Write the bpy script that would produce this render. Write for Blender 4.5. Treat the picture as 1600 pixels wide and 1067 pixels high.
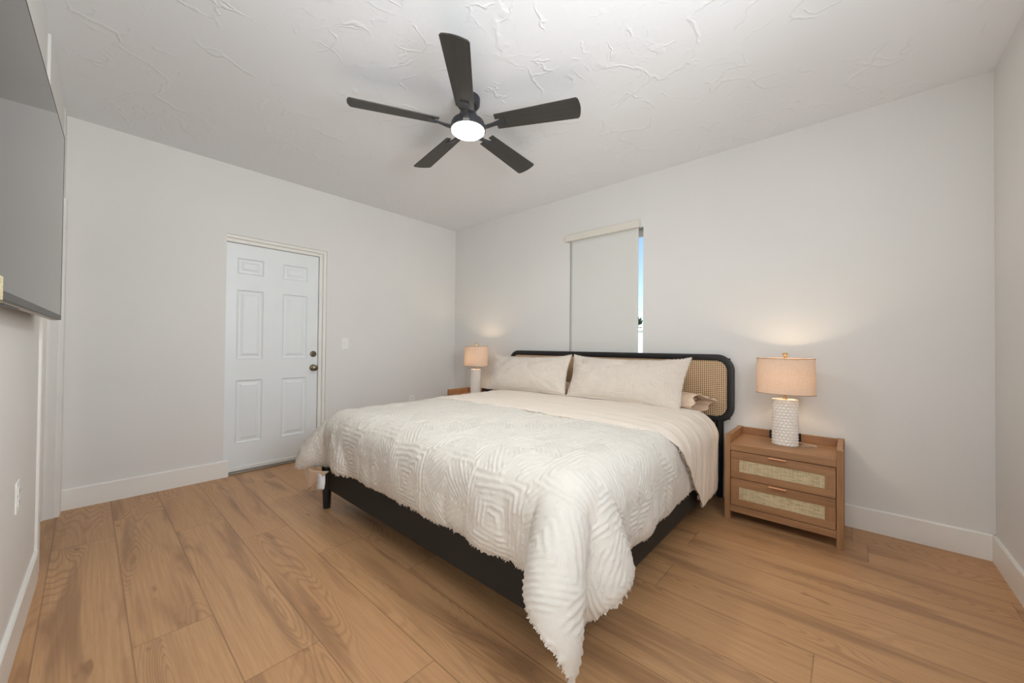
import bpy, bmesh, math, random
import numpy as np
from mathutils import Vector, Matrix

scene = bpy.context.scene
for _o in list(bpy.data.objects):
    bpy.data.objects.remove(_o, do_unlink=True)
COL = scene.collection
R_ = math.radians

# ------------------------------------------------------------------ camera
YAW, PITCH, ROLL, FPX = R_(41.7278), R_(0.64045), R_(0.5437), 591.67
CAM = np.array([4.00454, -3.31785, 1.15188])
_f = np.array([-math.sin(YAW)*math.cos(PITCH), math.cos(YAW)*math.cos(PITCH), math.sin(PITCH)])
_r0 = np.array([math.cos(YAW), math.sin(YAW), 0.0]); _u0 = np.cross(_r0, _f)
_r = math.cos(ROLL)*_r0 + math.sin(ROLL)*_u0
_u = -math.sin(ROLL)*_r0 + math.cos(ROLL)*_u0
cd = bpy.data.cameras.new('camera'); cam = bpy.data.objects.new('camera', cd); COL.objects.link(cam)
cd.sensor_fit = 'HORIZONTAL'; cd.sensor_width = 36.0; cd.lens = FPX/1600*36.0
cd.clip_start = 0.02; cd.clip_end = 200
M = Matrix.Identity(4)
for i in range(3):
    M[i][0], M[i][1], M[i][2], M[i][3] = _r[i], _u[i], -_f[i], CAM[i]
cam.matrix_world = M
scene.camera = cam

# ------------------------------------------------------------------ world and lights
scene.view_settings.view_transform = 'Standard'
scene.view_settings.look = 'None'
scene.view_settings.gamma = 1.0
scene.view_settings.use_curve_mapping = False
scene.view_settings.exposure = -0.05
scene.cycles.use_denoising = True
scene.cycles.max_bounces = 10
scene.cycles.diffuse_bounces = 6
scene.cycles.transparent_max_bounces = 12
scene.cycles.sample_clamp_indirect = 4.0
scene.cycles.caustics_reflective = False
scene.cycles.caustics_refractive = False

world = bpy.data.worlds.new('world'); scene.world = world; world.use_nodes = True
wn = world.node_tree.nodes; wl = world.node_tree.links
sky = wn.new('ShaderNodeTexSky'); sky.sky_type = 'NISHITA'; sky.sun_disc = False
sky.sun_elevation = R_(60); sky.sun_rotation = R_(209); sky.air_density = 1.0; sky.dust_density = 0.6
wn['Background'].inputs[1].default_value = 0.27
wl.new(sky.outputs[0], wn['Background'].inputs[0])

def area(name, loc, direction, sx, sy, power, color, spread=180):
    l = bpy.data.lights.new(name, 'AREA'); l.shape = 'RECTANGLE'; l.size = sx; l.size_y = sy
    l.energy = power; l.color = color; l.spread = R_(spread)
    o = bpy.data.objects.new(name, l); COL.objects.link(o); o.location = loc
    o.rotation_euler = Vector(direction).to_track_quat('-Z', 'Y').to_euler()
    return o
# added fill lamps at the hall opening and right wall, in place of daylight
area('hall_fill', (3.90, -4.3, 0.75), (-0.30, 1.0, 0.30), 1.3, 1.2, 15, (0.94, 0.98, 1.0))
area('side_fill', (4.56, -2.45, 1.85), (-1.0, 0.12, 0.10), 1.3, 0.8, 27, (0.93, 0.975, 1.0))
area('side_fill_beam', (4.56, -2.55, 1.70), (-1.0, -0.02, 0.30), 1.0, 1.0, 17, (0.93, 0.975, 1.0), 120)
area('bounced_flash', (3.95, -4.1, 1.55), (-0.70, 0.45, 0.6), 0.9, 0.9, 12, (0.94, 0.98, 1.0))
sun = bpy.data.lights.new('sun', 'SUN'); sun.energy = 8.0; sun.angle = R_(1.0); sun.color = (1, .96, .9)
so = bpy.data.objects.new('sun', sun); COL.objects.link(so); so.location = (0, 0, 12)
so.rotation_euler = Vector((0.25, 0.45, -0.9)).to_track_quat('-Z', 'Y').to_euler()

# ------------------------------------------------------------------ node helpers
def lin(c):
    return tuple((v/12.92 if v <= .04045 else ((v+.055)/1.055)**2.4) for v in [x/255.0 for x in c])+(1.0,)
class NT:
    def __init__(s, name):
        s.m = bpy.data.materials.new(name); s.m.use_nodes = True
        s.t = s.m.node_tree; s.n = s.t.nodes; s.l = s.t.links
        s.b = s.n['Principled BSDF']; s.out = s.n['Material Output']
    def set(s, **k):
        for a, v in k.items():
            s.inp(s.b.inputs[a.replace('_', ' ')], v)
        return s
    def inp(s, sock, v):
        if isinstance(v, bpy.types.NodeSocket): s.l.new(v, sock)
        elif v is not None:
            try: sock.default_value = v
            except Exception: sock.default_value = tuple(v)[:3]
    def math(s, op, a, b=None, c=None):
        n = s.n.new('ShaderNodeMath'); n.operation = op
        s.inp(n.inputs[0], a)
        if b is not None: s.inp(n.inputs[1], b)
        if c is not None: s.inp(n.inputs[2], c)
        return n.outputs[0]
    def coord(s, kind='Object'):
        return s.n.new('ShaderNodeTexCoord').outputs[kind]
    def sep(s, v):
        n = s.n.new('ShaderNodeSeparateXYZ'); s.inp(n.inputs[0], v); return n.outputs
    def comb(s, x, y, z):
        n = s.n.new('ShaderNodeCombineXYZ')
        for i, v in enumerate((x, y, z)): s.inp(n.inputs[i], v)
        return n.outputs[0]
    def mapping(s, v, scale=(1, 1, 1), loc=(0, 0, 0), rot=(0, 0, 0)):
        n = s.n.new('ShaderNodeMapping'); s.inp(n.inputs[0], v)
        n.inputs['Scale'].default_value = scale; n.inputs['Location'].default_value = loc; n.inputs['Rotation'].default_value = rot
        return n.outputs[0]
    def noise(s, v, scale=5, detail=3, rough=.5, dist=0.0):
        n = s.n.new('ShaderNodeTexNoise'); s.inp(n.inputs['Vector'], v); n.inputs['Scale'].default_value = scale
        n.inputs['Detail'].default_value = detail; n.inputs['Roughness'].default_value = rough; n.inputs['Distortion'].default_value = dist
        return n.outputs['Fac']
    def ramp(s, v, *pts):
        n = s.n.new('ShaderNodeValToRGB'); s.inp(n.inputs[0], v)
        e = n.color_ramp.elements
        while len(e) < len(pts): e.new(.5)
        for q, (p, c) in zip(e, pts):
            q.position = p; q.color = c if len(c) == 4 else tuple(c)+(1,)
        return n.outputs[0]
    def mrange(s, v, a, b, c=0.0, d=1.0):
        n = s.n.new('ShaderNodeMapRange'); n.interpolation_type = 'SMOOTHSTEP'
        s.inp(n.inputs[0], v)
        for i, x in enumerate((a, b, c, d)): n.inputs[i+1].default_value = x
        return n.outputs[0]
    def mix(s, f, a, b, blend='MIX'):
        n = s.n.new('ShaderNodeMix'); n.data_type = 'RGBA'; n.blend_type = blend
        s.inp(n.inputs[0], f); s.inp(n.inputs[6], a); s.inp(n.inputs[7], b); return n.outputs[2]
    def bump(s, h, strength=.3, dist=.01, normal=None):
        n = s.n.new('ShaderNodeBump'); s.inp(n.inputs['Height'], h)
        n.inputs['Strength'].default_value = strength; n.inputs['Distance'].default_value = dist
        if normal is not None: s.l.new(normal, n.inputs['Normal'])
        s.l.new(n.outputs[0], s.b.inputs['Normal']); return n.outputs[0]
def plain(name, rgb, rough=.5, metal=0.0, var=.04, vscale=6, bump=0.0, bscale=200, **k):
    t = NT(name); c = lin(rgb); co = t.coord()
    v = t.noise(co, vscale, 3)
    d = tuple(x*(1-var) for x in c[:3])+(1,); e = tuple(min(1, x*(1+var)) for x in c[:3])+(1,)
    t.set(Base_Color=t.ramp(v, (.3, d), (.7, e)), Roughness=rough, Metallic=metal)
    if bump: t.bump(t.noise(co, bscale, 2), bump, .002)
    t.set(**k); return t.m

# ------------------------------------------------------------------ materials
def m_wall():
    t = NT('wall_paint'); co = t.coord()
    t.set(Base_Color=t.ramp(t.noise(co, 1.5, 2), (.3, lin((224, 223, 220))), (.7, lin((227, 226, 223)))), Roughness=.62)
    t.bump(t.noise(co, 55, 3, .6), .10, .003); return t.m
def m_ceiling():
    t = NT('ceiling_texture'); co = t.coord()
    warp = t.n.new('ShaderNodeTexNoise'); t.inp(warp.inputs['Vector'], co); warp.inputs['Scale'].default_value = 3.0; warp.inputs['Detail'].default_value = 4
    va = t.n.new('ShaderNodeVectorMath'); va.operation = 'MULTIPLY_ADD'
    t.l.new(warp.outputs['Color'], va.inputs[0]); va.inputs[1].default_value = (.55, .55, .0); t.l.new(co, va.inputs[2])
    tot = None
    for sc, w, th in ((2.1, .036, .50), (4.6, .05, .52)):
        vo = t.n.new('ShaderNodeTexVoronoi'); vo.feature = 'DISTANCE_TO_EDGE'; vo.inputs['Scale'].default_value = sc
        t.l.new(va.outputs[0], vo.inputs['Vector'])
        ridge = t.mrange(vo.outputs['Distance'], 0.0, w, 1.0, 0.0)
        mask = t.mrange(t.noise(t.mapping(co, loc=(sc, 3, 1)), 2.2*sc/2, 3), th-.02, th+.10)
        r = t.math('MULTIPLY', ridge, mask)
        tot = r if tot is None else t.math('MAXIMUM', tot, r)
    fine = t.math('MULTIPLY', t.mrange(t.noise(va.outputs[0], 14, 5, .65, .8), .55, .72), t.mrange(t.noise(co, 1.6, 2), .47, .62))
    h = t.math('ADD', tot, t.math('MULTIPLY', fine, .55))
    t.set(Base_Color=lin((234, 236, 239)), Roughness=.75)
    t.bump(h, .42, .005); return t.m
def m_floor():
    t = NT('oak_plank_floor'); co = t.coord(); x, y, z = t.sep(co)[:3]
    W, L = .245, 1.52
    yy = t.math('DIVIDE', t.math('ADD', y, 3.19+2.45), W); row = t.math('FLOOR', yy); fy = t.math('FRACT', yy)
    wn_ = t.n.new('ShaderNodeTexWhiteNoise'); wn_.noise_dimensions = '1D'; t.l.new(row, wn_.inputs['W'])
    xx = t.math('DIVIDE', t.math('ADD', x, t.math('MULTIPLY', wn_.outputs['Value'], L)), L)
    pl = t.math('FLOOR', xx); fx = t.math('FRACT', xx)
    w2 = t.n.new('ShaderNodeTexWhiteNoise'); w2.noise_dimensions = '2D'; t.l.new(t.comb(row, pl, 0.0), w2.inputs['Vector'])
    r1, r2, r3 = t.sep(w2.outputs['Color'])[:3]
    ox = t.math('MULTIPLY', r1, 37.0); oy = t.math('MULTIPLY', r2, 19.0)
    gx = t.math('ADD', x, ox); gy = t.math('ADD', y, oy)
    # long soft field whose contour lines make the cathedral figure
    field = t.noise(t.comb(t.math('MULTIPLY', gx, .62), t.math('MULTIPLY', gy, 5.6), r3), 1.15, 1.2, .35, .25)
    rings = t.math('SINE', t.math('MULTIPLY', field, 270.0))
    # rings only show strongly near the heart of a plank
    heart = t.mrange(field, .46, .62)
    heart2 = t.mrange(t.noise(t.comb(t.math('MULTIPLY', gx, .8), t.math('MULTIPLY', gy, 7.5), 3.0), 1.3, 3, .5, .5), .50, .70)
    fine = t.noise(t.comb(t.math('MULTIPLY', gx, 3.0), t.math('MULTIPLY', gy, 95.0), 0.0), 1.0, 4, .6)
    pore = t.noise(t.comb(t.math('MULTIPLY', gx, 14.0), t.math('MULTIPLY', gy, 420.0), 0.0), 1.0, 2, .6)
    base = t.mix(t.mrange(fine, .3, .7), lin((186, 143, 101)), lin((200, 157, 115)))
    tone = t.mix(t.math('MULTIPLY', r3, .34), base, lin((182, 134, 90)))
    ringm = t.math('MULTIPLY', t.mrange(rings, .0, 1.0), t.math('MULTIPLY_ADD', heart, .30, .02))
    c = t.mix(ringm, tone, lin((130, 90, 60)))
    c = t.mix(t.math('MULTIPLY', heart2, .55), c, lin((128, 92, 66)))
    knot = t.mrange(t.noise(t.comb(t.math('MULTIPLY', gx, 3.2), t.math('MULTIPLY', gy, 8.0), 9.0), 1.6, 2, .5), .72, .80)
    c = t.mix(t.math('MULTIPLY', knot, .45), c, lin((100, 66, 44)))
    c = t.mix(t.math('MULTIPLY', t.mrange(pore, .56, .75), .16), c, lin((120, 84, 56)))
    ey = t.math('MINIMUM', fy, t.math('SUBTRACT', 1.0, fy)); ex = t.math('MINIMUM', fx, t.math('SUBTRACT', 1.0, fx))
    sy = t.mrange(ey, .004, .016, 1.0, 0.0); sx = t.mrange(ex, .0006, .0022, 1.0, 0.0)
    seam = t.math('MAXIMUM', sy, sx)
    c = t.mix(t.math('MULTIPLY', seam, .42), c, lin((92, 62, 42)))
    t.set(Base_Color=c, Roughness=t.math('MULTIPLY_ADD', fine, .12, .36))
    t.b.inputs['Specular IOR Level'].default_value = .38
    t.bump(t.math('SUBTRACT', t.math('MULTIPLY', fine, .12), seam), .25, .002); return t.m
def m_wood(name, a, b, axis='x', scale=1.0):
    t = NT(name); co = t.coord()
    sc = {'x': (1.2, 16, 16), 'y': (16, 1.2, 16), 'z': (16, 16, 1.2)}[axis]
    g = t.noise(t.mapping(co, scale=tuple(v*scale for v in sc)), 1.6, 4, .55, .35)
    f = t.noise(t.mapping(co, scale=tuple(v*8*scale for v in sc)), 1.2, 3, .6)
    c = t.mix(t.mrange(g, .3, .7), lin(a), lin(b))
    c = t.mix(t.math('MULTIPLY', t.mrange(f, .5, .75), .22), c, lin(tuple(int(v*.72) for v in b)))
    c = t.mix(t.math('MULTIPLY', t.mrange(g, .62, .72), .30), c, lin(tuple(int(v*.78) for v in b)))
    t.set(Base_Color=c, Roughness=.48); t.bump(f, .06, .001); return t.m
def m_weave():
    t = NT('woven_grasscloth'); co = t.coord()
    h1 = t.noise(t.mapping(co, scale=(22, 1, 300)), 1.0, 2, .6); v1 = t.noise(t.mapping(co, scale=(260, 1, 14)), 1.0, 3, .6)
    c = t.mix(t.mrange(h1, .35, .65), lin((176, 158, 122)), lin((206, 190, 155)))
    c = t.mix(t.math('MULTIPLY', t.mrange(v1, .45, .65), .45), c, lin((222, 210, 180)))
    c = t.mix(t.math('MULTIPLY', t.mrange(t.math('ADD', h1, v1), .70, .86, 1, 0), .5), c, lin((132, 112, 80)))
    t.set(Base_Color=c, Roughness=.85); t.bump(t.math('ADD', h1, v1), .35, .002); return t.m
def m_cane():
    t = NT('natural_cane'); co = t.coord()
    n = t.noise(t.mapping(co, scale=(240, 1, 240)), 1.0, 2, .6); n2 = t.noise(co, 6, 2)
    c = t.mix(t.mrange(n, .3, .7), lin((216, 184, 146)), lin((236, 208, 172)))
    c = t.mix(t.math('MULTIPLY', t.mrange(n2, .45, .7), .25), c, lin((206, 170, 128)))
    t.set(Base_Color=c, Roughness=.5); t.bump(n, .3, .001); return t.m
def m_cloth(name, rgb, sheen=.15, weave=900, bump=.15, wr=0.0, tuft=0.0):
    t = NT(name); co = t.coord()
    n = t.noise(co, weave, 2, .6); n2 = t.noise(co, 5, 3)
    c = lin(rgb); d = tuple(v*.96 for v in c[:3])+(1,)
    t.set(Base_Color=t.mix(n2, d, c), Roughness=.88)
    t.b.inputs['Sheen Weight'].default_value = sheen
    h = n
    if wr: h = t.math('ADD', t.math('MULTIPLY', n, .15), t.math('MULTIPLY', t.noise(t.mapping(co, scale=(7, 2.2, 5)), 2.2, 4, .55, .9), wr))
    if tuft: h = t.math('ADD', t.math('MULTIPLY', n, .4), t.math('MULTIPLY', t.noise(co, 170, 3, .7), tuft))
    t.bump(h, bump, .006 if (wr or tuft) else .001); return t.m
def m_shade():
    t = NT('linen_lampshade'); co = t.coord(); x, y, z = t.sep(co)[:3]
    thr = t.math('ADD', t.noise(t.mapping(co, scale=(30, 30, 700)), 1, 2), t.noise(t.mapping(co, scale=(500, 500, 20)), 1, 2))
    col = t.ramp(t.math('MULTIPLY', thr, .5), (.35, lin((224, 210, 197))), (.65, lin((240, 230, 220))))
    t.set(Base_Color=col, Roughness=.9)
    tr = t.n.new('ShaderNodeBsdfTranslucent'); t.l.new(col, tr.inputs[0])
    mx = t.n.new('ShaderNodeMixShader'); mx.inputs[0].default_value = .50
    t.l.new(t.b.outputs[0], mx.inputs[1]); t.l.new(tr.outputs[0], mx.inputs[2]); t.l.new(mx.outputs[0], t.out.inputs[0])
    t.bump(thr, .2, .001); return t.m
def m_emit(name, rgb, s):
    t = NT(name); t.set(Base_Color=lin(rgb)); t.inp(t.b.inputs['Emission Color'], lin(rgb)); t.b.inputs['Emission Strength'].default_value = s
    n = t.noise(t.coord(), 3, 1); t.set(Roughness=t.math('MULTIPLY_ADD', n, .05, .3)); return t.m
def m_glass():
    t = NT('clear_glass'); g = t.n.new('ShaderNodeBsdfGlossy'); g.inputs['Roughness'].default_value = .01
    tr = t.n.new('ShaderNodeBsdfTransparent'); tr.inputs[0].default_value = (.95, .97, .98, 1)
    fr = t.n.new('ShaderNodeFresnel'); mx = t.n.new('ShaderNodeMixShader')
    t.l.new(fr.outputs[0], mx.inputs[0]); t.l.new(tr.outputs[0], mx.inputs[1]); t.l.new(g.outputs[0], mx.inputs[2]); t.l.new(mx.outputs[0], t.out.inputs[0]); return t.m
def m_blind():
    t = NT('roller_blind_fabric'); co = t.coord()
    n = t.noise(t.mapping(co, scale=(600, 1, 600)), 1, 2)
    col = t.ramp(n, (.3, lin((212, 212, 208))), (.7, lin((219, 219, 215))))
    t.set(Base_Color=col, Roughness=.9)
    t.bump(n, .15, .001); return t.m

MW, MC, MF = m_wall(), m_ceiling(), m_floor()
TRIM = plain('white_trim_paint', (236, 234, 229), .38, var=.01)
DOORP = plain('white_door_paint', (232, 236, 238), .36, var=.01, bump=.05, bscale=90)
NICKEL = plain('aged_nickel', (120, 108, 88), .28, .9, .25, 30)
PLATE = plain('white_plastic', (238, 238, 234), .3, var=.01)
BLACKW = plain('black_painted_wood', (30, 30, 31), .42, var=.15, vscale=20, bump=.05)
BLACKR = plain('black_upholstery_rail', (32, 29, 24), .75, var=.2, vscale=200, bump=.3, bscale=700)
FANM = plain('matte_graphite_metal', (56, 58, 62), .38, .35, .08)
BLADEM = m_wood('dark_fan_blade', (58, 56, 53), (50, 48, 45), 'x', 1.0)
OAK = m_wood('warm_oak_veneer', (166, 124, 86), (146, 105, 70), 'x')
OAKV = m_wood('warm_oak_veneer_upright', (164, 122, 84), (146, 105, 70), 'z')
OAKY = m_wood('warm_oak_veneer_side', (162, 120, 82), (142, 102, 68), 'y')
WEAVE, CANE = m_weave(), m_cane()
DARKIN = plain('painted_recess_shade', (34, 24, 17), .8, var=.2)  # dark colour painting the shade in slots, gaps and cane holes
COPPER = plain('rose_gold_metal', (236, 176, 134), .35, .55, .05)
DUVET = m_cloth('tufted_white_cotton', (217, 211, 201), .2, 900, .35, tuft=.9)
CREAM = m_cloth('cream_cotton', (234, 222, 208), .12, 900, .55, wr=.7)
SHAMF = m_cloth('tufted_cream_cotton', (226, 215, 203), .2, 900, .4, tuft=.8)
PEACH = m_cloth('peach_cotton_sateen', (232, 208, 184), .1, 900, .45, wr=.6)
MATT = m_cloth('white_mattress_ticking', (225, 221, 214), .1, 400, .2)
CERAM = plain('white_glazed_ceramic', (238, 232, 224), .35, var=.03, bump=.15, bscale=120)
BRASS = plain('brushed_brass', (196, 160, 112), .3, .8, .05)
SHADE = m_shade()
BULB = m_emit('warm_bulb', (255, 214, 160), 14)
FROST = m_emit('lit_frosted_lens', (255, 252, 246), 9)
CORD = plain('clear_white_cord', (226, 216, 202), .35, var=.02)
BLACKP = plain('black_plastic', (24, 22, 21), .4, var=.1)
GLASS = m_glass(); BLIND = m_blind()
VALANCE = plain('ivory_valance', (222, 218, 208), .5, var=.01)
TVS = NT('switched_off_screen'); TVS.set(Base_Color=lin((16, 17, 19)), Roughness=TVS.math('MULTIPLY_ADD', TVS.noise(TVS.coord(), 2, 1), .02, .05)); TVS.b.inputs['IOR'].default_value = 1.9; TVS = TVS.m
TVB = plain('grey_tv_plastic', (70, 68, 66), .4, .3, var=.05)
TVU = plain('silver_tv_underside', (168, 160, 150), .35, .5, var=.05)
STICK = NT('yellow_paper_label'); _c = STICK.coord()
STICK.set(Base_Color=STICK.mix(STICK.mrange(STICK.noise(STICK.mapping(_c, scale=(60, 1, 220)), 1, 2), .56, .62), lin((226, 216, 178)), lin((190, 178, 140))), Roughness=.6); STICK = STICK.m
FENCE = plain('white_fence_vinyl', (236, 236, 232), .6, var=.02)
LEAF = plain('green_foliage', (92, 112, 70), .7, var=.4, vscale=14)
BARK = plain('grey_bark', (96, 84, 70), .9, var=.3)
GRASS = plain('lawn_grass', (110, 122, 72), .95, var=.3, vscale=3)

# ------------------------------------------------------------------ mesh helpers
def link(name, me, mat, parent=None, smooth=False):
    o = bpy.data.objects.new(name, me); COL.objects.link(o)
    if mat is not None and len(me.materials) == 0: me.materials.append(mat)
    if parent is not None: o.parent = parent
    if smooth:
        me.polygons.foreach_set('use_smooth', [True]*len(me.polygons))
    return o
def obj(name, bm, mat, parent=None, smooth=False, angle=None):
    bmesh.ops.recalc_face_normals(bm, faces=bm.faces)
    me = bpy.data.meshes.new(name); bm.to_mesh(me); bm.free()
    o = link(name, me, mat, parent, smooth)
    if smooth and angle:
        me.set_sharp_from_angle(angle=R_(angle))
    return o
def tag(o, label, cat, group=None):
    o['label'] = label; o['category'] = cat
    if group: o['group'] = group
    return o
def thing(name, label, cat, loc=(0, 0, 0), rz=0.0, group=None):
    o = bpy.data.objects.new(name, None); COL.objects.link(o); o.location = loc; o.rotation_euler = (0, 0, rz)
    o.empty_display_size = .1
    return tag(o, label, cat, group)
def struct(o): o['kind'] = 'structure'; return o
def box(bm, lo, hi, r=0.0, seg=2, rot=None, piv=(0, 0, 0)):
    lo = Vector(lo); hi = Vector(hi); c = (lo+hi)/2; d = hi-lo
    g = bmesh.ops.create_cube(bm, size=1.0)['verts']
    for v in g: v.co = Vector((v.co.x*d.x, v.co.y*d.y, v.co.z*d.z))+c
    if r > 0:
        es = list({e for v in g for e in v.link_edges})
        res = bmesh.ops.bevel(bm, geom=es, offset=min(r, min(d)*.49), segments=seg, profile=.5, affect='EDGES')
        g = list({v for f in res['faces'] for v in f.verts} | {v for v in g if v.is_valid})
    if rot is not None: bmesh.ops.rotate(bm, cent=piv, matrix=rot, verts=g)
    return g
def B(*boxes, r=0.0, seg=2):
    bm = bmesh.new()
    for b in boxes: box(bm, b[0], b[1], r, seg)
    return bm
def loft(bm, rings, closed=True, cap=True):
    vs = [[bm.verts.new(p) for p in r] for r in rings]
    n = len(vs[0])
    for a, b in zip(vs[:-1], vs[1:]):
        for i in range(n if closed else n-1):
            j = (i+1) % n; bm.faces.new((a[i], a[j], b[j], b[i]))
    if cap and closed:
        bm.faces.new(vs[0][::-1]); bm.faces.new(vs[-1])
    return vs
def circ(c, rx, ry, n=32, z=0.0):
    return [(c[0]+rx*math.cos(2*math.pi*i/n), c[1]+ry*math.sin(2*math.pi*i/n), z) for i in range(n)]
def lathe(bm, prof, c=(0, 0), n=40, ry=1.0, cap=True):
    loft(bm, [circ(c, max(r, 1e-5), max(r, 1e-5)*ry, n, z) for r, z in prof], True, cap)
def tube(bm, pts, r, n=10, cap=True):
    pts = [Vector(p) for p in pts]; rings = []; rr = r if isinstance(r, (list, tuple)) else [r]*len(pts)
    up = Vector((0, 0, 1))
    for i, p in enumerate(pts):
        t = (pts[min(i+1, len(pts)-1)]-pts[max(i-1, 0)]).normalized()
        if abs(t.dot(up)) > .95: up2 = Vector((1, 0, 0))
        else: up2 = up
        a = t.cross(up2).normalized(); b = t.cross(a).normalized()
        rings.append([p+(a*math.cos(2*math.pi*k/n)+b*math.sin(2*math.pi*k/n))*rr[i] for k in range(n)])
    loft(bm, rings, True, cap)
def gridmesh(name, P, flip=False):
    ny, nx = P.shape[:2]
    me = bpy.data.meshes.new(name)
    idx = np.arange(nx*ny).reshape(ny, nx)
    q = np.stack([idx[:-1, :-1], idx[:-1, 1:], idx[1:, 1:], idx[1:, :-1]], -1).reshape(-1, 4)
    if flip: q = q[:, ::-1]
    me.vertices.add(nx*ny); me.vertices.foreach_set('co', np.ascontiguousarray(P.reshape(-1, 3), dtype=np.float32).ravel())
    me.loops.add(q.size); me.loops.foreach_set('vertex_index', q.ravel().astype(np.int32))
    me.polygons.add(len(q)); me.polygons.foreach_set('loop_start', np.arange(0, q.size, 4, dtype=np.int32))
    me.update(calc_edges=True); me.validate(); return me

# ------------------------------------------------------------------ room shell
H = 2.70; W = 4.60; SL = -.025; YN = -3.432          # the wall with the TV runs very slightly askew
WX0, WX1, WZ0, WZ1 = 1.845, 2.618, .95, 2.235        # window opening in the headboard wall
DY0, DY1, DZ = -2.53, -1.69, 2.10                    # door opening in the left wall
struct(obj('floor', B(((-.35, -6.2, -.08), (5.3, .15, 0))), MF))
struct(obj('ceiling', B(((-.35, -6.2, H), (5.3, .15, H+.08))), MC))
struct(obj('wall_back', B(((-.2, 0, 0), (WX0, .18, H)), ((WX1, 0, 0), (W+.15, .18, H)), ((WX0, 0, 0), (WX1, .18, WZ0)), ((WX0, 0, WZ1), (WX1, .18, H))), MW))
struct(obj('wall_left', B(((-.2, -3.75, 0), (0, DY0, H)), ((-.2, DY1, 0), (0, 0, H)), ((-.2, DY0, DZ), (0, DY1, H)), ((-.2, DY0, 0), (-.12, DY1, DZ))), MW))
SWY0, SWY1, SWZ0, SWZ1 = -3.05, -1.65, .85, 2.25
struct(obj('wall_right', B(((W, -5.9, 0), (W+.15, SWY0, H)), ((W, SWY1, 0), (W+.15, 0, H)), ((W, SWY0, 0), (W+.15, SWY1, SWZ0)), ((W, SWY0, SWZ1), (W+.15, SWY1, H))), MW))
near = bpy.data.objects.new('wall_near', None)
def askew(o):
    o.rotation_euler = (0, 0, math.atan(SL)); o.location = (0, YN, 0); return o
OX0, OX1 = .13, .98
struct(askew(obj('wall_near', B(((-.05, -.13, 0), (OX0, 0, H)), ((OX1+.015, -.13, 0), (3.1, -.015, H)), ((OX0, -.13, 2.06), (OX1+.02, -.004, H))), MW)))
bpy.data.objects.remove(near)
struct(obj('wall_hall_left', B(((2.75, -5.9, 0), (2.88, -3.62, H))), MW))
struct(obj('wall_hall_end', B(((2.75, -6.05, 0), (4.75, -5.9, H))), MW))
struct(obj('wall_closet', B(((-.2, -4.35, 0), (1.6, -4.25, H)), ((1.5, -4.25, 0), (1.6, -3.58, H)), ((-.2, -4.25, 0), (-.1, -3.75, H))), MW))
# baseboards
def bb_section(bm, p0, p1, nrm, h=.142, t=.014):
    p0 = Vector((*p0, 0)); p1 = Vector((*p1, 0)); n = Vector((*nrm, 0))
    prof = [(0, 0), (t, 0), (t, h-.006), (t-.004, h), (0, h)]
    loft(bm, [[p+n*a+Vector((0, 0, b)) for a, b in prof] for p in (p0, p1)])
for nm, segs in (('baseboard_back', [((0, 0), (W, 0), (0, -1))]), ('baseboard_left', [((0, -3.43), (0, DY0+.035), (1, 0)), ((0, DY1-.002), (0, -.016), (1, 0))]),
                 ('baseboard_right', [((W, -1.2), (W, -.0), (-1, 0)), ((W, -5.8), (W, -1.2), (-1, 0))])):
    bm = bmesh.new()
    for s in segs: bb_section(bm, *s)
    struct(obj(nm, bm, TRIM))
bm = bmesh.new(); bb_section(bm, (OX1+.09, -.015), (3.1, -.015), (0, 1)); struct(askew(obj('baseboard_near', bm, TRIM)))
# closet doorway casing in the near wall
bm = bmesh.new()
for lo, hi in (((OX1, -.02, 0), (OX1+.09, -.005, 2.10)), ((.02, -.012, 0), (OX0+.004, .012, 2.10)), ((OX0, -.012, 2.055), (OX1+.09, -.004, 2.10))):
    box(bm, lo, hi, .003, 1)
struct(askew(obj('trim_1', bm, TRIM)))
bm = bmesh.new()
for lo, hi in (((OX0-.002, -.135, 0), (OX0+.012, -.010, 2.055)), ((OX1+.002, -.135, 0), (OX1+.016, -.016, 2.055)), ((OX0, -.135, 2.043), (OX1, -.014, 2.057)), ((OX0+.012, -.085, 0), (OX0+.022, -.055, 2.043))):
    box(bm, lo, hi, .002, 1)
struct(askew(obj('trim_2', bm, TRIM)))

# ------------------------------------------------------------------ front window, roller blind
w1 = struct(bpy.data.objects.new('window_1', None)); COL.objects.link(w1); w1.location = ((WX0+WX1)/2, .1, WZ0)
def local(o, p): o.location = Vector(o.location)-Vector(p.location) if p else o.location; return o
def in_parent(o, p):
    o.parent = p; o.matrix_parent_inverse = Matrix.Translation(-Vector(p.location)); return o
f = .022
bm = B(((WX0, .095, WZ0), (WX0+f, .15, WZ1)), ((WX1-f*.4, .095, WZ0), (WX1, .15, WZ1)), ((WX0, .095, WZ1-.05), (WX1, .15, WZ1)), ((WX0, .095, WZ0), (WX1, .15, WZ0+.05)), r=.003, seg=1)
in_parent(obj('window_frame', bm, TRIM), w1)
in_parent(obj('window_pane', B(((WX0+.01, .118, WZ0+.03), (WX1-.004, .124, WZ1-.03))), GLASS), w1)
in_parent(obj('window_sill', B(((WX0, .002, WZ0), (WX1, .095, WZ0+.012))), TRIM), w1)
rb = thing('roller_blind', 'lowered off-white roller blind in the window behind the bed', 'window blind', (2.2, -.005, 2.27))
bm = bmesh.new()
prof = [(-.002, 2.228), (-.040, 2.228), (-.046, 2.236), (-.046, 2.292), (-.040, 2.298), (-.002, 2.298)]
loft(bm, [[(xx, a, b) for a, b in prof] for xx in (1.812, 2.596)])
in_parent(obj('valance', bm, VALANCE), rb)
n = 24
P = np.zeros((n+1, n+1, 3)); 
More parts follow.
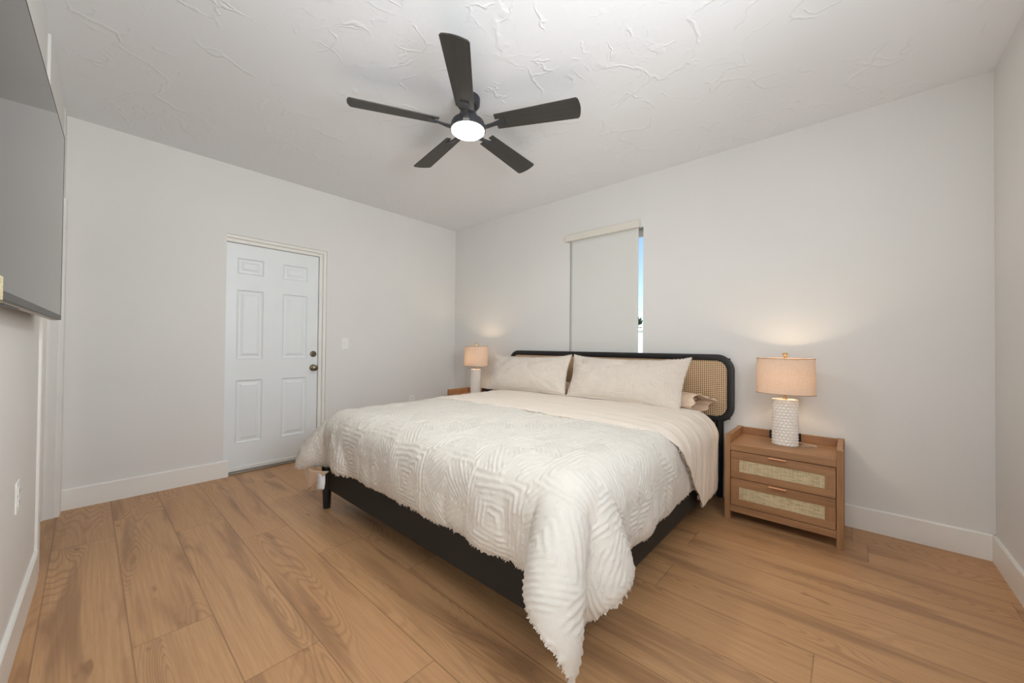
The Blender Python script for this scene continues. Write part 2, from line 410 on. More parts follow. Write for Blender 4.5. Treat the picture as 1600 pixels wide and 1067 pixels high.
for i in range(n+1):
    for j in range(n+1):
        P[i, j] = (1.864+(2.584-1.864)*j/n, -.020+.0012*math.sin(j*.7)*(i/n), 2.24-(2.24-.93)*i/n)
in_parent(link('blind_fabric', gridmesh('blind_fabric', P), BLIND, None, True), rb)
bpy.data.objects['blind_fabric'].modifiers.new('thick', 'SOLIDIFY').thickness = .0012
in_parent(obj('bottom_rail', B(((1.864, -.027, .915), (2.584, -.013, .935)), r=.003), VALANCE), rb)
# unseen side window, made up to house the added side fill lamps
w2 = struct(bpy.data.objects.new('added_window', None)); COL.objects.link(w2); w2.location = (W+.1, -2.35, SWZ0)
ym = (SWY0+SWY1)/2
in_parent(obj('window_frame', B(((W+.08, SWY0, SWZ0), (W+.13, SWY0+.05, SWZ1)), ((W+.08, SWY1-.05, SWZ0), (W+.13, SWY1, SWZ1)), ((W+.08, SWY0, SWZ0), (W+.13, SWY1, SWZ0+.05)), ((W+.08, SWY0, SWZ1-.05), (W+.13, SWY1, SWZ1)), ((W+.08, ym-.02, SWZ0), (W+.13, ym+.02, SWZ1)), r=.003, seg=1), TRIM), w2)
in_parent(obj('window_pane', B(((W+.10, SWY0+.03, SWZ0+.03), (W+.106, SWY1-.03, SWZ1-.03))), GLASS), w2)

# ------------------------------------------------------------------ what shows outside
ext = 0
struct(obj('ground_outside', B(((-14, 5.0, -.3), (9, 22, -.1))), GRASS))
struct(obj('bounce_ground_outside', B(((-14, .19, -.3), (9, 5.0, -.1))), plain('pale_bounce_ground', (214, 210, 200), .8, var=.05)))  # pale ground added to bounce sunlight up under the eave
struct(obj('roof_eave', B(((-1, .185, 2.60), (6, .62, 2.72)), ((-1, .62, 2.57), (6, .65, 2.74))), TRIM))
fn = thing('garden_fence', 'white garden fence glimpsed through the gap beside the blind', 'fence', (-1, 7, -.1))
in_parent(obj('fence_panel', B(((-9, 6.98, -.1), (4, 7.02, 1.62))), FENCE), fn)
in_parent(obj('fence_rail', B(((-9, 6.95, 1.60), (4, 7.05, 1.68)), r=.01), FENCE), fn)
def tree(label, x, y, h, cr, n, seed):
    t = thing('garden_tree', label, 'tree', (x, y, -.1))
    rnd = random.Random(seed)
    bm = bmesh.new(); tube(bm, [(x, y, -.1), (x+.05, y, h*.5), (x, y+.05, h*.9)], [.12, .08, .03], 8)
    in_parent(obj('trunk', bm, BARK, None, True), t)
    bm = bmesh.new()
    for k in range(n):
        d = Vector((rnd.gauss(0, 1), rnd.gauss(0, 1), rnd.gauss(0, .8))).normalized()*cr*(rnd.random()**.5)
        p = Vector((x, y, h))+d; a = Vector((rnd.gauss(0, 1), rnd.gauss(0, 1), rnd.gauss(0, 1))).normalized(); b = a.cross(Vector((rnd.random(), rnd.random(), 1))).normalized()
        s = .10+.10*rnd.random()
        vs = [bm.verts.new(p+a*s*u+b*s*.5*v) for u, v in ((-1, 0), (0, -.8), (1, 0), (0, .8))]; bm.faces.new(vs)
    in_parent(obj('foliage', bm, LEAF), t)
tree('low leafy tree just above the white garden fence outside the window', -2.6, 9.5, 1.95, 1.1, 1500, 3)
tree('taller sparse tree top outside, above the fence in the blind gap', -3.2, 11.5, 3.2, .75, 500, 8)

# ------------------------------------------------------------------ entry door in the left wall
door = struct(bpy.data.objects.new('door_1', None)); COL.objects.link(door); door.location = (-.07, (DY0+DY1)/2, 0)
XS = -.062                                            # face of the slab
bm = bmesh.new()
for lo, hi in (((-.119, DY1-.026, 0), (-.016, DY1+.004, DZ+.004)), ((-.119, DY0-.004, DZ-.026), (-.016, DY1-.026, DZ+.004)),
               ((-.119, DY1-.056, 0), (XS+.018, DY1-.026, DZ-.026)), ((-.119, DY0-.004, DZ-.056), (XS+.018, DY1-.056, DZ-.026)), ((-.119, DY0-.004, 0), (XS-.002, DY0+.003, DZ-.056))):
    box(bm, lo, hi, .0015, 1)
in_parent(obj('door_frame', bm, TRIM), door)
sy0, sy1, sz0, sz1 = DY0+.004, DY1-.060, .035, DZ-.060
def cv(y): return CAM[1]+(y-CAM[1])*1.0155
def cz(z): return CAM[2]+(z-CAM[2])*1.0155
cols = [(cv(-2.452), cv(-2.246)), (cv(-2.094), cv(-1.872))]
rows = [(cz(.272), cz(.830)), (cz(1.010), cz(1.625)), (cz(1.762), cz(1.906))]
bm = bmesh.new()
ys = sorted([sy0, sy1]+[v for c in cols for v in c]); zs = sorted([sz0, sz1]+[v for c in rows for v in c])
def quad(a): bm.faces.new([bm.verts.new(p) for p in a])
for i in range(len(ys)-1):
    for j in range(len(zs)-1):
        ispan = any(abs(ys[i]-c[0]) < 1e-6 for c in cols) and any(abs(zs[j]-c[0]) < 1e-6 for c in rows)
        if not ispan:
            quad([(XS, ys[i], zs[j]), (XS, ys[i+1], zs[j]), (XS, ys[i+1], zs[j+1]), (XS, ys[i], zs[j+1])])
        else:
            prof = [(0, 0), (.004, .003), (.010, -.004), (.018, -.009), (.030, -.009), (.050, -.001), (.052, 0.0)]
            rings = []
            for ins, dx in prof:
                a0, a1, b0, b1 = ys[i]+ins, ys[i+1]-ins, zs[j]+ins, zs[j+1]-ins
                rings.append([(XS+dx, a0, b0), (XS+dx, a1, b0), (XS+dx, a1, b1), (XS+dx, a0, b1)])
            vs = [[bm.verts.new(p) for p in r] for r in rings]
            for a, b in zip(vs[:-1], vs[1:]):
                for k in range(4): bm.faces.new((a[k], a[(k+1) % 4], b[(k+1) % 4], b[k]))
            bm.faces.new(vs[-1])
bmesh.ops.remove_doubles(bm, verts=bm.verts, dist=1e-5)
bs = [(XS, sy0, sz0), (XS, sy1, sz0), (XS, sy1, sz1), (XS, sy0, sz1)]; bk = [(XS-.04, p[1], p[2]) for p in bs]
for k in range(4): quad([bs[k], bs[(k+1) % 4], bk[(k+1) % 4], bk[k]])
quad(bk)
in_parent(obj('door_slab', bm, DOORP), door)
bm = B(((-.11, DY0+.01, 0), (-.010, DY1-.01, .016)), r=.003); in_parent(obj('threshold', bm, plain('alu_threshold', (150, 142, 130), .4, .5)), door)
in_parent(obj('door_sweep', B(((XS+.001, sy0, .018), (XS+.012, sy1, .05)), r=.002), TRIM), door)
def xlathe(prof, y, z, n=28):
    bm = bmesh.new()
    loft(bm, [[(x, y+r*math.cos(2*math.pi*i/n), z+r*math.sin(2*math.pi*i/n)) for i in range(n)] for r, x in prof]); return bm
yk = cv(-1.813)
db = in_parent(obj('deadbolt', xlathe([(.031, XS), (.031, XS+.004), (.026, XS+.012), (.020, XS+.013), (.0195, XS+.010), (.001, XS+.010)], yk, cz(1.051)), NICKEL, None, True, 40), door)
in_parent(obj('thumb_turn', B(((XS+.010, yk-.004, cz(1.051)-.016), (XS+.030, yk+.004, cz(1.051)+.016)), r=.003), NICKEL), door)
in_parent(obj('door_knob', xlathe([(.033, XS), (.033, XS+.004), (.028, XS+.010), (.012, XS+.014), (.011, XS+.030), (.018, XS+.038), (.0265, XS+.050), (.028, XS+.060), (.024, XS+.070), (.012, XS+.074), (.001, XS+.0745)], yk, cz(.914)), NICKEL, None, True, 40), door)

# ------------------------------------------------------------------ switches and outlets
def wall_plate(name, label, cat, loc, rz, kind, group=None):
    t = thing(name, label, cat, loc, rz, group)        # local: plate lies in XZ, faces -Y
    obj('cover_plate', B(((-.037, -.006, -.0585), (.037, 0, .0585)), r=.003), PLATE, t)
    if kind == 'switch':
        bm = bmesh.new(); box(bm, (-.0165, -.010, -.033), (.0165, -.004, .033), .002, 1, Matrix.Rotation(R_(4), 3, 'X'), (0, -.006, 0))
        obj('rocker', bm, PLATE, t)
    else:
        for dz in (-.021, .021):
            o = obj('socket', B(((-.017, -.0085, dz-.014), (.017, -.004, dz+.014)), r=.004), PLATE, t)
            obj('slots', B(((-.007, -.0088, dz-.004), (-.005, -.0080, dz+.006)), ((.005, -.0088, dz-.004), (.007, -.0080, dz+.006)), ((-.002, -.0088, dz-.011), (.002, -.0080, dz-.007))), DARKIN, o)
    return t
wall_plate('light_switch', 'white rocker light switch on the wall right of the door', 'light switch', (0, -1.498, 1.157), R_(90), 'switch')
wall_plate('wall_outlet', 'white wall outlet low on the wall between door and bed corner', 'outlet', (0, -.667, .48), R_(90), 'outlet')
o = wall_plate('wall_outlet', 'white wall outlet on the near left wall beneath the television', 'outlet', (1.66, YN+SL*1.66-.015, .565), R_(180)+math.atan(SL), 'outlet')

# ------------------------------------------------------------------ television
TVH, TVW = .84, 1.45
tv = thing('television', 'large flat black television mounted on the near left wall', 'television', (1.300, -3.401, 1.250), math.atan(-.042))
# local: x runs along the wall toward the camera, screen faces +Y
obj('screen', B(((.004, -.006, .020), (TVW-.004, 0, TVH-.004)), r=.001, seg=1), TVS, tv)
obj('bezel', B(((0, -.008, 0), (TVW, .0015, .020)), ((0, -.010, TVH-.004), (TVW, .0008, TVH)), ((0, -.010, 0), (.004, .0008, TVH)), ((TVW-.004, -.010, 0), (TVW, .0008, TVH)), r=.0007, seg=1), TVB, tv)
obj('back_cover', B(((.004, -.030, .003), (TVW-.004, -.007, TVH-.003)), r=.008), TVB, tv)
obj('underside_strip', B(((.004, -.029, -.002), (TVW-.004, -.009, .004)), r=.002), TVU, tv)
obj('foot_socket', B(((.86, -.034, -.0035), (1.08, -.016, -.0015)), r=.0008, seg=1), BLACKP, tv)
obj('wall_bracket', B(((.50, -.052, .22), (.94, -.029, .58)), r=.004), BLACKP, tv)
obj('sticker', B(((1.245, .0016, -.004), (1.40, .004, .050)), r=.0005, seg=1), STICK, tv)

# ------------------------------------------------------------------ ceiling fan
FC = (2.222, -1.752)
fan = thing('ceiling_fan', 'dark five-blade ceiling fan with a lit round light', 'ceiling fan', (FC[0], FC[1], H))
ZB = -.178                                            # blade plane below the ceiling
bm = bmesh.new(); lathe(bm, [(.072, 0), (.074, -.006), (.072, -.045), (.060, -.060), (.026, -.064)], n=40); obj('canopy', bm, FANM, fan, True, 40)
bm = bmesh.new(); lathe(bm, [(.016, -.06), (.016, -.10)], n=16); obj('downrod', bm, FANM, fan, True, 50)
bm = bmesh.new(); lathe(bm, [(.030, -.092), (.052, -.096), (.060, -.120), (.078, -.142), (.098, -.152), (.104, -.164), (.104, -.180), (.110, -.185), (.111, -.202), (.104, -.205)], n=48)
obj('motor_housing', bm, FANM, fan, True, 35)
bm = bmesh.new(); lathe(bm, [(.104, -.200), (.102, -.212), (.090, -.222), (.060, -.229), (.001, -.231)], n=48); obj('light_lens', bm, FROST, fan, True)
for k in range(5):
    th = R_(-46.8+72*k)
    R0 = Matrix.Rotation(th, 4, 'Z'); tilt = Matrix.Rotation(R_(-13.5), 4, 'X')
    bm = bmesh.new()
    n = 40; x0, x1 = .185, .700; top = []
    out = []
    for s in (-1, 1):
        pts = []
        for i in range(n+1):
            u = i/n; x = x0+(x1-x0)*u; hw = .054+.018*u
            pts.append((x, hw))
        out.append(pts)
    # outline: straight tapering sides, gently rounded outer end with small corner radii
    line = [(x0, -.054)]
    for x, hw in out[0][1:]:
        if x < x1-.022: line.append((x, -hw))
    for i in range(17):
        a = -1+2*i/16; yy = a*.0715
        line.append((x1-.002-.014*a*a-(.007 if abs(a) > .99 else 0), yy*(1 if abs(a) < .99 else 1.0)))
    for x, hw in reversed(out[0][1:]):
        if x < x1-.022: line.append((x, hw))
    line.append((x0, .054))
    # slot where the arm enters the root of the blade
    line += [(x0, .020), (x0+.035, .020), (x0+.035, -.020), (x0, -.020)]
    lo = [bm.verts.new((x, y, -.003)) for x, y in line]; hi = [bm.verts.new((x, y, .003)) for x, y in line]
    bm.faces.new(lo); bm.faces.new(hi[::-1])
    for i in range(len(line)): bm.faces.new((lo[i], lo[(i+1) % len(line)], hi[(i+1) % len(line)], hi[i]))
    o = obj('blade', bm, BLADEM, fan)
    o.matrix_local = Matrix.Translation((0, 0, ZB)) @ R0 @ tilt
    bm = bmesh.new(); rings = []
    for u, wdt, zz, tl in ((0, .022, -.022, 0), (.25, .018, -.020, 0), (.5, .015, -.014, .5), (.72, .017, -.008, 1), (.86, .027, -.0055, 1), (1, .027, -.0048, 1)):
        x = .090+.155*u; a = R_(-13.5)*tl
        rings.append([(x, yy*math.cos(a)-z2*math.sin(a), zz+yy*math.sin(a)+z2*math.cos(a)) for yy, z2 in ((-wdt, -.003), (wdt, -.003), (wdt, .003), (-wdt, .003))])
    loft(bm, rings)
    o = obj('blade_arm', bm, FANM, fan); o.matrix_local = Matrix.Translation((0, 0, ZB)) @ R0
    mod = o.modifiers.new('bevel', 'BEVEL'); mod.width = .0015; mod.segments = 2
fl = bpy.data.lights.new('fan_light', 'AREA'); fl.shape = 'DISK'; fl.size = .19; fl.energy = 9; fl.color = (1, .97, .92)
fo = bpy.data.objects.new('fan_light', fl); COL.objects.link(fo); fo.location = (FC[0], FC[1], H-.238)

# ------------------------------------------------------------------ bed frame
FX0, FX1, FY0, FY1 = 1.235, 3.27, -2.185, -.09
bed = thing('bed', 'black framed king bed with a woven cane headboard', 'bed', (2.21, -2.17, 0))
def part(nm, bm, m, smooth=False, angle=None, parent=bed): return in_parent(obj(nm, bm, m, None, smooth, angle), parent)
def part2(nm, bm, m, root, par, smooth=False, angle=None):
    o = obj(nm, bm, m, None, smooth, angle); o.parent = par; return o   # the part above it already stands in room coordinates
part('foot_rail', B(((FX0+.03, FY0, .135), (FX1, FY0+.03, .40)), r=.008), BLACKR)
part('side_rail', B(((FX1-.03, FY0+.031, .135), (FX1, FY1, .40)), r=.008), BLACKR)
part('side_rail', B(((FX0, FY0+.031, .135), (FX0+.03, FY1, .40)), r=.008), BLACKR)
part('slat_base', B(((FX0+.031, FY0+.031, .30), (FX1-.031, FY1, .345))), BLACKW)
def leg(x, y, sx=0, sy=0, top=.20):
    bm = bmesh.new(); loft(bm, [circ((x+sx*(1-t_)*.0, y+sy*(1-t_)*.0), r, r, 24, z) for z, r, t_ in ((0, .022, 0), (.004, .024, 0), (top, .037, 1))])
    part('leg', bm, BLACKW, True, 40)
leg(FX0+.020, FY0+.006, top=.30); leg(FX1-.045, FY0+.045, top=.30)
leg(2.23, -1.1, top=.30)
# headboard: rounded rectangular hoop, cane panel, added dark sheet, two posts
HX0, HX1, HZ0, HZ1, HR, HT, HB = 1.062, 3.352, .572, 1.100, .125, .034, .050
def rrect(x0, x1, z0, z1, r, n=14):
    out = []
    for cx_, cz_, a0 in ((x1-r, z1-r, 0), (x0+r, z1-r, 90), (x0+r, z0+r, 180), (x1-r, z0+r, 270)):
        for i in range(n+1):
            a = R_(a0+90*i/n); out.append((cx_+r*math.cos(a), cz_+r*math.sin(a)))
    return out
YH = -.062                                            # front of the headboard
bm = bmesh.new(); rings = []
for ins, yy in ((0, YH+HT-.006), (0, YH+.008), (.003, YH+.002), (.009, YH), (HB-.009, YH), (HB-.003, YH+.003), (HB, YH+.009), (HB, YH+HT-.006), (HB-.006, YH+HT), (.006, YH+HT)):
    rr = rrect(HX0+ins, HX1-ins, HZ0+ins, HZ1-ins, HR-ins); rings.append([(x, yy, z) for x, z in rr])
vs = [[bm.verts.new(p) for p in r] for r in rings]
for a, b in zip(vs, vs[1:]+vs[:1]):
    for i in range(len(a)): j = (i+1) % len(a); bm.faces.new((a[i], a[j], b[j], b[i]))
hb = part('headboard_frame', bm, BLACKW, True, 40)
ix0, ix1, iz0, iz1, ir = HX0+HB, HX1-HB, HZ0+HB, HZ1-HB, HR-HB
# cane webbing with real holes: one plate cell per mesh of the weave
bm = bmesh.new(); pit = .0150
ncx, ncz = int(round((ix1-ix0)/pit)), int(round((iz1-iz0)/pit)); px_, pz_ = (ix1-ix0)/ncx, (iz1-iz0)/ncz
corner = {}
def vtx(x, z, y=YH+.010):
    k = (round(x, 5), round(z, 5))
    if k not in corner: corner[k] = bm.verts.new((x, y, z))
    return corner[k]
def inside(x, z):
    dx = max(ix0+ir-x, 0, x-(ix1-ir)); dz = max(iz0+ir-z, 0, z-(iz1-ir)); return math.hypot(dx, dz) < ir+.004
oct_ = [(math.cos(R_(a)), math.sin(R_(a))) for a in (22.5, 67.5, 112.5, 157.5, 202.5, 247.5, 292.5, 337.5)]
for i in range(ncx):
    for j in range(ncz):
        x0_, z0_ = ix0+i*px_, iz0+j*pz_; cx_, cz_ = x0_+px_/2, z0_+pz_/2
        if not inside(cx_, cz_): continue
        h_ = [bm.verts.new((cx_+.0047*a, YH+.0105, cz_+.0047*b)) for a, b in oct_]
        c_ = [vtx(x0_+px_, z0_+pz_), vtx(x0_, z0_+pz_), vtx(x0_, z0_), vtx(x0_+px_, z0_)]
        e_ = [vtx(x0_+px_, cz_, YH+.0075), vtx(cx_, z0_+pz_, YH+.0075), vtx(x0_, cz_, YH+.0075), vtx(cx_, z0_, YH+.0075)]
        # ring: e0 c0 e1 c1 e2 c2 e3 c3
        o8 = [e_[0], c_[0], e_[1], c_[1], e_[2], c_[2], e_[3], c_[3]]
        # octagon vertices lie between consecutive outer ones
        for k in range(8):
            a, b = o8[k], o8[(k+1) % 8]
            bm.faces.new((h_[k], a, b)) if True else None
        for k in range(8):
            b = o8[(k+1) % 8]; bm.faces.new((h_[k], b, h_[(k+1) % 8]))
cane = part('cane_panel', bm, CANE)
sm = cane.modifiers.new('thick', 'SOLIDIFY'); sm.thickness = .0016; sm.offset = 0
part('cane_shade_sheet', B(((ix0-.02, YH+.022, iz0-.02), (ix1+.02, YH+.028, iz1+.02))), DARKIN)  # dark sheet added behind the cane so its holes read as shade
for x in (HX0+.10, HX1-.10):
    bm = bmesh.new(); loft(bm, [circ((x, YH+.018), r, r, 24, z) for z, r in ((0, .022), (.006, .025), (.45, .028), (HZ0+.02, .028))]); part('headboard_post', bm, BLACKW, True, 40)
# mattress with fitted sheet
mt = thing('mattress', 'thick mattress in a cream fitted sheet lying on the bed frame', 'mattress', (2.21, -1.1, .345))
bm = B(((FX0+.035, FY0+.04, .346), (FX1-.035, FY1-.01, .615)), r=.055, seg=5)
in_parent(obj('fitted_sheet', bm, PEACH, None, True), mt)

# ------------------------------------------------------------------ cloth settling (small position-based solver)
BLO=np.array([1.235,-2.185,0.14]); BHI=np.array([3.27,-.06,.628])
CONE=(3.270,-2.085,.100,.0)
def body_push(P,off,rad=.10,crown=.03):
    """signed distance to the made bed (rounded box with a slight crown)"""
    c=(BLO+BHI)/2; h=(BHI-BLO)/2-rad
    q=P-c
    cr=crown*np.clip(1-(q[:,0]/1.05)**4,0,1)*np.clip(1-(q[:,1]/1.08)**4,0,1)
    q=q.copy(); q[:,2]-=cr*(q[:,2]>0)
    a=np.abs(q)-h
    ap=np.maximum(a,0)
    L=np.linalg.norm(ap,axis=1)
    ins=np.minimum(a.max(1),0)
    sd=L+ins-rad-off
    g=ap/np.maximum(L,1e-9)[:,None]
    k=L<1e-7
    if k.any():
        am=a[k].argmax(1); gg=np.zeros((k.sum(),3)); gg[np.arange(len(am)),am]=1; g[k]=gg
    g=g*np.sign(q)
    # the bunched filling at the near right corner holds the cover out like a soft post
    d=P[:,:2]-np.array(CONE[:2]); L2=np.linalg.norm(d,axis=1)+1e-9
    rz=np.interp(P[:,2],[0,.2,.5,.6],[CONE[2]*.9,CONE[2],CONE[3],0])
    s2=L2-rz-off; use=(s2<0)&(s2>-.12)&(P[:,2]<.58)&(sd>0)
    if use.any():
        sd=np.where(use,s2,sd); g=g.copy(); g[use]=np.column_stack([d/L2[:,None],np.zeros(len(d))])[use]
    return sd,g
def sim(P,G=2.5,steps=300,off=.012,rad=.10,h=1/60.,iters=14,bend=.35,pin=None,fric=.6,seed=1,extra=None,shrink=1.0):
    ny,nx,_=P.shape
    idx=np.arange(nx*ny).reshape(ny,nx)
    X=P.reshape(-1,3).copy(); V=np.zeros_like(X); X0=X.copy()
    cons=[]
    def add(A,B,k):
        cons.append((A.ravel(),B.ravel(),np.linalg.norm(X0[A.ravel()]-X0[B.ravel()],axis=1)*shrink,k))
    for par in (0,1):
        add(idx[:,par:-1:2],idx[:,par+1::2],1.0)
        add(idx[par:-1:2,:],idx[par+1::2,:],1.0)
    for pa in (0,1):
        A=idx[pa:-1:2,:-1];B=idx[pa+1::2,1:]; n=min(len(A),len(B)); add(A[:n],B[:n],.35)
        A=idx[pa:-1:2,1:];B=idx[pa+1::2,:-1]; n=min(len(A),len(B)); add(A[:n],B[:n],.35)
    for s,kk in ((2,bend),(4,bend*.6)):
        for pa in range(2*s):
            if (pa//s)%2==0 and pa<s:
                pass
        for st in range(s):
            # even / odd runs so no vertex is shared inside a batch
            for par in (0,1):
                c=np.arange(st+par*s,nx-s,2*s)
                if len(c): add(idx[:,c],idx[:,c+s],kk)
                c=np.arange(st+par*s,ny-s,2*s)
                if len(c): add(idx[c,:],idx[c+s,:],kk)
    rng=np.random.RandomState(seed); X[:,2]+=rng.rand(len(X))*.004
    for it in range(steps):
        V[:,2]-=G*h; V*=.975
        Y=X+V*h
        for k in range(iters):
            for A,B,L,w in cons:
                d=Y[A]-Y[B]; l=np.sqrt((d*d).sum(1))+1e-9
                c=(.5*w*(l-L)/l)[:,None]*d
                Y[A]-=c; Y[B]+=c
            if pin is not None: Y[pin]=X0[pin] if extra is None else Y[pin]
            if k%3==2 or k==iters-1:
                sd,g=body_push(Y,off,rad); m=sd<0
                Y[m]-=g[m]*sd[m][:,None]
                # friction
                t=Y[m]-X[m]; tn=(t*g[m]).sum(1)[:,None]*g[m]; Y[m]-=(t-tn)*np.where(g[m][:,2:3]>.7,.9,fric/(iters/3))
                Y[:,2]=np.maximum(Y[:,2],.006)
        V=(Y-X)/h; sp=np.linalg.norm(V,axis=1); f=np.minimum(1,3/np.maximum(sp,1e-9)); V*=f[:,None]
        X=Y
    return X.reshape(ny,nx,3)
def duvet_rest(ds=.04):
    TL=np.array([1.02,-.42]); TR=np.array([3.59,-.42]); BL=np.array([1.045,-2.465]); BR=np.array([3.62,-2.485])
    nx=int(round(2.72/ds))+1; ny=int(round(2.13/ds))+1
    u=np.linspace(0,1,nx)[None,:,None]; v=np.linspace(0,1,ny)[:,None,None]
    P=(TL*(1-u)+TR*u)*(1-v)+(BL*(1-u)+BR*u)*v
    return np.dstack([P,np.full(P.shape[:2],.74)])
def flap_rest(ds=.035):
    nx=int(round(2.8/ds))+1; ny=int(round(.9/ds))+1
    u=np.linspace(0,1,nx)[None,:]; v=np.linspace(0,1,ny)[:,None]
    x=.92+2.84*u+0*v
    xs=np.clip((x-3.05)/.7,0,1); hem=-1.31+.56*xs**1.3+.012*np.sin(x*9)
    y=-.40*(1-v)+hem*v
    return np.dstack([x,y,np.full(x.shape,.80)])
# ------------------------------------------------------------------ surfaces from the settled sheets
def catmull(P, n, axis):
    P = np.moveaxis(P, axis, 0); m = P.shape[0]
    t = np.linspace(0, m-1, n); i = np.minimum(t.astype(int), m-2); f_ = (t-i).reshape((-1,)+(1,)*(P.ndim-1))
    g = lambda k: P[np.clip(k, 0, m-1)]
    a, b, c, d = g(i-1), g(i), g(i+1), g(i+2)
    out = .5*(2*b+(c-a)*f_+(2*a-5*b+4*c-d)*f_**2+(3*b-a-3*c+d)*f_**3)
    return np.moveaxis(out, 0, axis)
def upsample(P, ny, nx): return catmull(catmull(P, ny, 0), nx, 1)
def normals(P):
    du = np.gradient(P, axis=1); dv = np.gradient(P, axis=0); n_ = np.cross(dv, du)
    n_ /= np.linalg.norm(n_, axis=2, keepdims=True)+1e-9
    if n_[:, :, 2].mean() < 0: n_ = -n_
    return n_
_rng = np.random.RandomState(4)
_tab = _rng.rand(256, 256)
def vnoise(x, y, s=0):
    x = x+s*17.3; y = y+s*9.1
    xi = np.floor(x).astype(int); yi = np.floor(y).astype(int); fx = x-xi; fy = y-yi
    fx = fx*fx*(3-2*fx); fy = fy*fy*(3-2*fy)
    g = lambda a, b: _tab[a & 255, b & 255]
    return (g(xi, yi)*(1-fx)+g(xi+1, yi)*fx)*(1-fy)+(g(xi, yi+1)*(1-fx)+g(xi+1, yi+1)*fx)*fy
def tuft_pattern(s, t, cell=.31, pitch=.0215):
    s = s+.018*(vnoise(s*6, t*6, 1)-.5)+.006*(vnoise(s*40, t*40, 2)-.5); t = t+.018*(vnoise(s*6, t*6, 3)-.5)+.006*(vnoise(s*40, t*40, 4)-.5)
    ci = np.floor(s/cell); cj = np.floor(t/cell); p = (s/cell-ci-.5)*cell; q = (t/cell-cj-.5)*cell
    kind = (ci+cj) % 2
    d = np.where(kind > .5, np.maximum(np.abs(p), np.abs(q)), (np.abs(p)+np.abs(q)))
    # chevron bands cut through the squares
    hsh = (ci*7+cj*13) % 5
    d = np.where((hsh == 2) & (kind > .5), np.abs(p)-q*.9, d)
    w = np.where(kind > .5, pitch, pitch*1.25)
    r = np.clip(np.cos(2*np.pi*d/w)+.12, 0, 1)**1.5
    gate = np.clip((vnoise(s*30, t*30, 5)-.22)*4, .15, 1)*(.55+.65*vnoise(s*110, t*110, 14))
    return r*gate
def frame_of(P): return P
duv = thing('duvet', 'tufted white duvet spread over the bed with one corner hanging to the floor', 'duvet', (2.3, -1.4, .70))
DR = duvet_rest(); DS = sim(DR, bend=.05)
FINE = .0055
ny_, nx_ = int(2.05/FINE), int(2.76/FINE)
G = upsample(DS, ny_, nx_); REST = upsample(DR, ny_, nx_)
# soften the coarse creases a little, then puff the filling
Nn = normals(G)
s_, t_ = REST[:, :, 0], REST[:, :, 1]
ds = np.minimum(np.minimum(np.arange(nx_)[None, :], nx_-1-np.arange(nx_)[None, :])*FINE, (ny_-1-np.arange(ny_)[:, None])*FINE)
puff = .034*(1-np.exp(-ds/.035))*(.80+.35*vnoise(s_*3.1, t_*3.1, 7)+.16*vnoise(s_*9, t_*9, 8))
puff = puff*(1-.55*np.clip((t_+1.22)/.12, 0, 1))                      # flatter where the top edge is folded over it
crease = .007*(vnoise(s_*14+3*vnoise(s_*4, t_*4, 11), t_*11, 9)-.5)
pat = tuft_pattern(s_, t_)
hgt = puff+crease+.0062*pat+.0016*(vnoise(s_*180, t_*180, 6)-.5)
C = G+Nn*hgt[:, :, None]
# ragged hem
rag = (vnoise(s_*90, t_*90, 12)-.5)*.012+(vnoise(s_*300, t_*300, 13)-.5)*.010
edge = np.exp(-ds/.006)
dirx = np.gradient(G, axis=1); dirx /= np.linalg.norm(dirx, axis=2, keepdims=True)
diry = np.gradient(G, axis=0); diry /= np.linalg.norm(diry, axis=2, keepdims=True)
ex = np.exp(-((nx_-1-np.arange(nx_))*FINE)/.006)[None, :, None]-np.exp(-(np.arange(nx_)*FINE)/.006)[None, :, None]
ey = np.exp(-((ny_-1-np.arange(ny_))*FINE)/.006)[:, None, None]
C += dirx*ex*rag[:, :, None]+diry*ey*rag[:, :, None]
C[:, :, 2] = np.maximum(C[:, :, 2], .004)
in_parent(link('duvet_cover', gridmesh('duvet_cover', C, True), DUVET, None, True), duv)
Lw = G[::3, ::3]-Nn[::3, ::3]*.002; Lw[:, :, 2] = np.maximum(Lw[:, :, 2], .003)
in_parent(link('duvet_lining', gridmesh('duvet_lining', Lw), PEACH, None, True), duv)
def fringe(name, pts, out, nrm, mat, parent, length=.012, per=1, seed=3, w=.0022):
    """short frayed threads along a hem"""
    rnd = np.random.RandomState(seed); V = []; Fc = []
    for p, o_, n_ in zip(pts, out, nrm):
        for k in range(per):
            tng = np.cross(o_, n_); L_ = length*(.4+rnd.rand()); d = o_+tng*rnd.uniform(-.7, .7)+n_*rnd.uniform(-.5, .5); d /= np.linalg.norm(d)
            q = p+tng*rnd.uniform(-.003, .003)-o_*.003; ww = tng*w*(.6+rnd.rand())
            b = len(V); V += [q-ww, q+ww, q+d*L_+ww*.5, q+d*L_-ww*.5]; Fc.append((b, b+1, b+2, b+3))
    me = bpy.data.meshes.new(name); V = np.array(V); V[:, 2] = np.maximum(V[:, 2], .003)
    me.from_pydata(V.tolist(), [], Fc); me.update()
    return in_parent(link(name, me, mat), parent)
pts = np.concatenate([C[-1, :], C[:, -1], C[:, 0]]); out = np.concatenate([diry[-1, :], dirx[:, -1], -dirx[:, 0]]); nr = np.concatenate([Nn[-1, :], Nn[:, -1], Nn[:, 0]])
fringe('hem_fringe', pts, out, nr, DUVET, duv, .008, 2)
